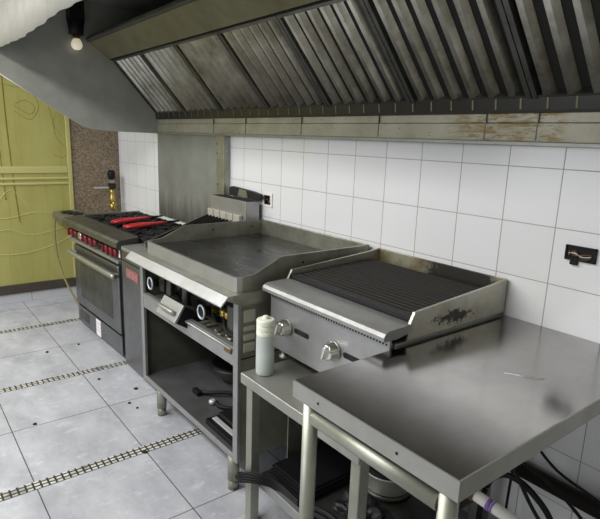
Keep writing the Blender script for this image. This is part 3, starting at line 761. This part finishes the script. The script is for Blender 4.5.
# ---------------------------------------------------------------- low steel table under the broiler
TL, TR, TF, TB, TZ = 1.278, 1.925, -0.800, -0.06, 0.640
lt = thing('low_table', (1.6, -0.43, 0.0), 'low steel table carrying the countertop char broiler and the squeeze bottle', 'table')
MB().box(TL, TR, TF, TB, TZ - 0.042, TZ, 0.004, 3).build('tabletop', 'steel_edge', lt)
for x in (TL + 0.012, TR - 0.052):
    for y in (TF + 0.02, TB - 0.06):
        MB().box(x, x + 0.040, y, y + 0.040, 0.0, TZ - 0.041, 0.003).build('leg', 'steel_pipe', lt)
MB().box(TL + 0.02, TR - 0.02, TF + 0.085, TB - 0.03, 0.180, 0.188, 0.002).build('undershelf', 'steel_dark', lt)
MB().box(TL + 0.02, TR - 0.02, TF + 0.062, TF + 0.086, 0.150, 0.192, 0.003).build('shelf_edge', 'steel', lt)
MB().box(TL + 0.016, TL + 0.022, TF + 0.22, TB - 0.03, 0.188, TZ - 0.043).build('side_sheet', 'steel_greasy', lt)

# squeeze bottle
bx, by = 1.335, -0.728
sb = thing('squeeze_bottle', (bx, by, TZ), 'milky white squeeze bottle with cream screw cap on the low table corner', 'bottle')
MB().lathe([(0.029, 0.0), (0.0335, 0.004), (0.0345, 0.02), (0.0345, 0.135), (0.033, 0.152), (0.027, 0.162), (0.026, 0.168)], (bx, by, TZ), 28).build('bottle_body', 'bottle', sb)
MB().lathe([(0.027, 0.003), (0.0318, 0.006), (0.0330, 0.02), (0.0330, 0.108), (0.001, 0.1085)], (bx, by, TZ), 28).build('liquid', 'liquid', sb, label='cloudy pale liquid')
MB().lathe([(0.0305, 0.155), (0.034, 0.157), (0.034, 0.171), (0.031, 0.172), (0.031, 0.176), (0.034, 0.177), (0.034, 0.191), (0.031, 0.192), (0.031, 0.196), (0.034, 0.197), (0.034, 0.213), (0.031, 0.217), (0.013, 0.219), (0.011, 0.228), (0.004, 0.231)], (bx, by, TZ), 44, smooth=False).build('screw_cap', 'cap', sb)

# ---------------------------------------------------------------- countertop char broiler
CL, CR, CF, CB = 1.205, 1.856, -0.618, -0.012
cb = thing('char_broiler', (1.545, -0.32, TZ), 'countertop char broiler with slatted grate and two chrome knobs', 'char broiler')
MB().box(CL + 0.012, CR - 0.012, CF + 0.004, CB - 0.004, 0.695, 0.90, 0.002).build('body', 'steel_greasy', cb)
MB().box(CL + 0.006, CR - 0.006, CF - 0.002, CF + 0.006, 0.690, 0.922, 0.002).build('control_panel', 'steel', cb)
b = MB()
n = 46
for k in range(n):
    x = CL + 0.02 + k * (CR - CL - 0.04) / (n - 1)
    b.box(x - 0.0028, x + 0.0028, CF - 0.0032, CF - 0.0015, 0.898, 0.904)
b.build('vent_perforations', 'black', cb)
for x in (1.325, 1.600):
    k_ = MB().lathe([(0.034, 0.0), (0.035, 0.010), (0.030, 0.014), (0.028, 0.034), (0.022, 0.038)], (x, CF - 0.003, 0.800), 24, 'y').build('control_knob', 'chrome', cb)
    MB().box(x - 0.006, x + 0.006, CF - 0.056, CF - 0.036, 0.774, 0.826, 0.003, rot=RY(0.35)).build('knob_grip', 'chrome', k_)
    b = MB().box(x + 0.055, x + 0.125, CF - 0.0035, CF - 0.0015, 0.792, 0.812, 0.0)
    b.cyl((x + 0.055, CF - 0.0035, 0.802), (x + 0.055, CF - 0.0015, 0.802), 0.010, seg=14); b.cyl((x + 0.125, CF - 0.0035, 0.802), (x + 0.125, CF - 0.0015, 0.802), 0.010, seg=14)
    b.build('pilot_slot', 'black_void', cb)
lip = [(-0.530, 0.957), (-0.635, 0.953), (-0.650, 0.947), (-0.657, 0.936), (-0.656, 0.924), (-0.648, 0.921), (-0.60, 0.921), (-0.53, 0.930)]
MB().prism(lip, 'x', CL - 0.001, CR + 0.0015).build('front_ledge', 'steel_ledge', cb)
side = [(CB, 0.905), (CB, 1.032), (-0.10, 1.022), (-0.520, 0.992), (-0.540, 0.955), (-0.550, 0.905)]
for x0 in (CL, CR - 0.010):
    MB().prism(side, 'x', x0, x0 + 0.010).build('side_guard', 'sooty_side', cb)
MB().box(CL + 0.01, CR - 0.01, CB - 0.010, CB, 0.90, 1.031, 0.002).build('back_guard', 'charred_back', cb, label='back guard crusted with burnt grease')
MB().box(CR - 0.011, CR - 0.004, CF + 0.02, CB, 0.690, 0.900, 0.002).build('lower_side', 'steel_edge', cb)
MB().box(CL + 0.012, CR - 0.012, -0.528, CB - 0.012, 0.902, 0.915).build('fire_box', 'black_void', cb)
gf, gb2 = (-0.520, 0.970), (-0.075, 0.988)
gt = MB()
gt.prism([(gf[0] - 0.006, gf[1] - 0.026), (gf[0] - 0.006, gf[1] + 0.004), (gf[0] + 0.012, gf[1] + 0.004), (gf[0] + 0.012, gf[1] - 0.026)], 'x', CL + 0.016, CR - 0.014)
go = gt.build('grate', 'iron', cb)
b = MB()
for k in range(34):
    x = CL + 0.03 + k * (CR - CL - 0.06) / 33
    b.box(x - 0.004, x + 0.004, gf[0] - 0.0075, gf[0] - 0.005, gf[1] - 0.022, gf[1] - 0.008)
b.build('grate_teeth', 'black_void', go)
for k in range(17):
    u = (k + 0.9) / 17.4
    y = gf[0] + (gb2[0] - gf[0]) * u; z = gf[1] + (gb2[1] - gf[1]) * u
    MB().prism([(y - 0.006, z + 0.001), (y - 0.003, z + 0.006), (y + 0.003, z + 0.006), (y + 0.006, z + 0.001), (y + 0.004, z - 0.022), (y - 0.004, z - 0.022)], 'x', CL + 0.018, CR - 0.016).build('grate_bar', 'iron_rust', go)
for x in (CL + 0.16, CL + 0.31, CL + 0.46):
    MB().prism([(gf[0], gf[1] - 0.036), (gf[0], gf[1] - 0.022), (gb2[0], gb2[1] - 0.022), (gb2[0], gb2[1] - 0.036)], 'x', x, x + 0.014).build('grate_rib', 'iron', go)
for x in (CL + 0.045, CR - 0.05):
    for y in (-0.575, -0.06):
        MB().lathe([(0.022, 0.0), (0.022, 0.010), (0.013, 0.014), (0.013, 0.058)], (x, y, TZ), 14).build('foot', 'steel_pipe', cb)

# ---------------------------------------------------------------- worktable
WL, WR, WF, WB, WZ = 1.858, 2.378, -0.995, -0.003, 0.892
wt = thing('worktable', (2.118, -0.5, 0.0), 'tall steel worktable on round tube legs in front of the tiled wall', 'table')
tp = MB().box(WL, WR, WF, WB, WZ - 0.046, WZ, 0.0012, 1).build('tabletop', 'steel_top', wt)
b = MB().box(WL + 0.001, WR + 0.0012, WF - 0.0012, WF + 0.003, WZ - 0.0455, WZ + 0.0005)
b.box(WR - 0.003, WR + 0.0012, WF + 0.003, WB - 0.001, WZ - 0.0455, WZ + 0.0005)
b.build('edge_band', 'steel_edge', tp)
for x in (WL + 0.105, WL + 0.365):
    MB().cyl((x, WF - 0.001, WZ - 0.022), (x, WF - 0.0025, WZ - 0.022), 0.0035, seg=10).build('rivet_hole', 'black', wt)
b = MB()
for pts in ([(2.15, -0.48), (2.19, -0.45), (2.22, -0.44), (2.235, -0.42)], [(2.16, -0.47), (2.20, -0.455), (2.225, -0.43)]):
    b.tube([(x, y, WZ + 0.0002) for x, y in pts], 0.0012, 6)
b.build('scratch', 'bone', tp)
lx0, lx1, ly0, ly1 = WL + 0.050, WR - 0.034, WF + 0.022, WB - 0.07
for y in (ly0, ly1):
    for x in (lx0, lx1):
        MB().cyl((x, y, 0.0), (x, y, WZ - 0.0465), 0.0205, seg=20).build('leg', 'steel_pipe', wt)
    MB().cyl((lx0 + 0.018, y, 0.807), (lx1 - 0.018, y, 0.807), 0.0205, seg=20).build('rail', 'steel_pipe', wt)

# ---------------------------------------------------------------- under the tables
SZ = 0.1885
labels = ['flat black tray on the low table undershelf, lowest of three', 'flat black tray on the low table undershelf, middle of three', 'flat black tray on the low table undershelf, topmost of three']
for k in range(3):
    z = SZ + 0.016 * k; d = 0.004 * k
    b = MB().box(1.325 + d, 1.555 - d, -0.68 + d, -0.12 - d, z + 0.003, z + 0.0155, 0.003)
    b.box(1.318 + d, 1.562 - d, -0.687 + d, -0.113 - d, z + 0.0002, z + 0.006, 0.002)
    tag(b.build('black_tray', 'tray_black'), labels[k], 'tray', 'black trays under the low table')
o = thing('cable_loop', (1.37, -0.80, 0.19), 'ribbed loop of black cable hung around the low table front leg', 'cable')
for k in range(4):
    z = 0.188 + 0.0105 * k; e = 0.003 * k
    pts = smooth_path([(1.278, -0.79, z - 0.012), (1.290, -0.812, z - 0.006), (1.325, -0.808 + e, z + 0.016), (1.37, -0.775, z + 0.022), (1.41, -0.735, z + 0.012), (1.46, -0.715, z - 0.004), (1.55, -0.712, z - 0.010)], 8)
    MB().tube(pts, 0.0062, 8).build('strand', 'black', o)
pts = smooth_path([(1.280, -0.795, 0.178), (1.276, -0.806, 0.19), (1.278, -0.808, 0.20), (1.282, -0.80, 0.212)], 6)
MB().tube(pts, 0.009, 8).build('loop_end', 'black', o)
o = thing('cooking_pot', (1.66, -0.36, SZ), 'round aluminium pot on the low table undershelf behind square leg', 'pot')
px, py = 1.66, -0.36
MB().lathe([(0.080, 0.0), (0.090, 0.004), (0.093, 0.012), (0.093, 0.066), (0.098, 0.070), (0.098, 0.076), (0.092, 0.076), (0.089, 0.070), (0.088, 0.016), (0.02, 0.010)], (px, py, SZ + 0.02), 40).build('pot_body', 'alu', o)
MB().lathe([(0.080, 0.0), (0.096, 0.004), (0.094, 0.018), (0.080, 0.021)], (px, py, SZ), 32).build('base', 'steel_dark', o)
MB().lathe([(0.094, 0.0), (0.096, 0.005), (0.07, 0.014), (0.02, 0.018), (0.016, 0.034), (0.004, 0.036)], (px, py, SZ + 0.0965), 32).build('dark_cover', 'black', o)  # black cover added over the rim to hide the pot's interior

# crumpled black bag
bm_ = MB()
r = bmesh.ops.create_icosphere(bm_.bm, subdivisions=4, radius=1.0)
rr = random.Random(5)
from mathutils import noise as mnoise
for v in bm_.bm.verts:
    d = 1 + 0.45 * mnoise.noise(v.co * 2.3) + 0.22 * mnoise.noise(v.co * 6)
    q = Vector((v.co.x * 0.105 * d, v.co.y * 0.075 * d, max(v.co.z * d, -0.75) * 0.058))
    v.co = q + Vector((1.765, -0.60, SZ + 0.045))
tag(bm_.build('plastic_bag', 'bag_black'), 'crumpled black plastic bag in front of the aluminium pot', 'bag')
# arched black hose under the worktable's left edge
o = thing('black_hose', (1.75, -0.72, 0.19), 'black hose arching low behind the worktable front leg', 'hose')
for k in range(2):
    dz = 0.026 * k
    pts = smooth_path([(1.58, -0.72, 0.198 + dz * 0.3), (1.62, -0.73, 0.225 + dz), (1.68, -0.735, 0.25 + dz), (1.76, -0.735, 0.265 + dz), (1.83, -0.72, 0.245 + dz * 0.6), (1.875, -0.70, 0.198)], 8)
    MB().tube(pts, 0.009, 8).build('hose_run', 'black', o)

# pipes and hoses behind the worktable
o = thing('water_pipe', (2.25, -0.45, 0.0), 'white plastic pipe with purple print under the worktable right end', 'pipe')
MB().tube([(2.175, -0.60, 0.575), (2.185, -0.599, 0.573), (2.46, -0.585, 0.545)], 0.016, 16).build('tube', 'white', o)
MB().cyl((2.217, -0.5985, 0.5695), (2.229, -0.598, 0.568), 0.0168).build('printed_band', 'purple', o)
MB().cyl((2.232, -0.598, 0.5678), (2.236, -0.598, 0.5674), 0.0168).build('printed_band', 'purple', o)
MB().cyl((2.15, -0.601, 0.5775), (2.18, -0.600, 0.5745), 0.020, seg=12).build('valve', 'rust', o)
MB().tube(smooth_path([(2.155, -0.60, 0.577), (2.12, -0.598, 0.56), (2.105, -0.58, 0.50), (2.10, -0.57, 0.3), (2.10, -0.57, 0.0)], 6), 0.014, 10).build('down_pipe', 'rust', o)
o = thing('wall_pipe', (2.1, -0.06, 0.0), 'dark pipe along the wall foot behind the worktable', 'pipe')
MB().cyl((1.70, -0.045, 0.35), (3.3, -0.045, 0.35), 0.028).build('pipe_run', 'iron_rust', o)
for x in (1.74, 2.5, 3.2): MB().box(x, x + 0.03, -0.08, -0.001, 0.31, 0.39, 0.003).build('bracket', 'iron', o)
cords = [
 ('black wire looping from the worktable down beside the wall pipe', [(2.32, -0.30, 0.0), (2.31, -0.31, 0.28), (2.20, -0.34, 0.46), (2.10, -0.30, 0.55), (2.14, -0.24, 0.50), (2.24, -0.16, 0.40), (2.33, -0.14, 0.28), (2.34, -0.14, 0.0)], 0.006),
 ('thick black hose sagging behind the worktable right leg', [(1.98, -0.22, 0.0), (1.99, -0.23, 0.30), (2.06, -0.25, 0.43), (2.16, -0.24, 0.42), (2.25, -0.22, 0.30), (2.29, -0.20, 0.0)], 0.0105),
 ('thin black wire crossing low in front of the wall pipe', [(2.02, -0.12, 0.0), (2.03, -0.12, 0.40), (2.07, -0.12, 0.52), (2.18, -0.12, 0.46), (2.42, -0.11, 0.36), (2.50, -0.10, 0.0)], 0.005)]
for lab, pts, r in cords:
    tag(MB().tube(smooth_path(pts, 8), r, 8).build('hose' if r > 0.01 else 'wire', 'black'), lab, 'hose' if r > 0.01 else 'wire')
# crumbs on the floor
cr = random.Random(11)
for k, (x, y) in enumerate(((-0.30, -0.86), (0.10, -0.815), (0.18, -0.80), (0.05, -1.30), (-0.95, -0.80), (-0.92, -1.02), (0.62, -0.93), (-0.05, -0.72))):
    b = MB(); r = bmesh.ops.create_icosphere(b.bm, subdivisions=1, radius=0.007 + 0.004 * cr.random())
    for v in b.bm.verts: v.co = Vector((v.co.x * (1 + cr.random() * .6) + x, v.co.y * (1 + cr.random() * .6) + y, max(v.co.z, -0.003) * 0.7 + 0.0023))
    tag(b.build('floor_crumb', 'black'), 'tiny dark crumb on the grey tiled floor', 'crumb', 'crumbs on the floor')
o = tag(MB().box(-1.86, -1.62, -0.50, -0.36, 0.0, 0.006, 0.002).build('cardboard_piece', simple('cardboard', (0.42, 0.34, 0.20), 0.8)),
        'small flat piece of tan card on the floor left of the range', 'cardboard')
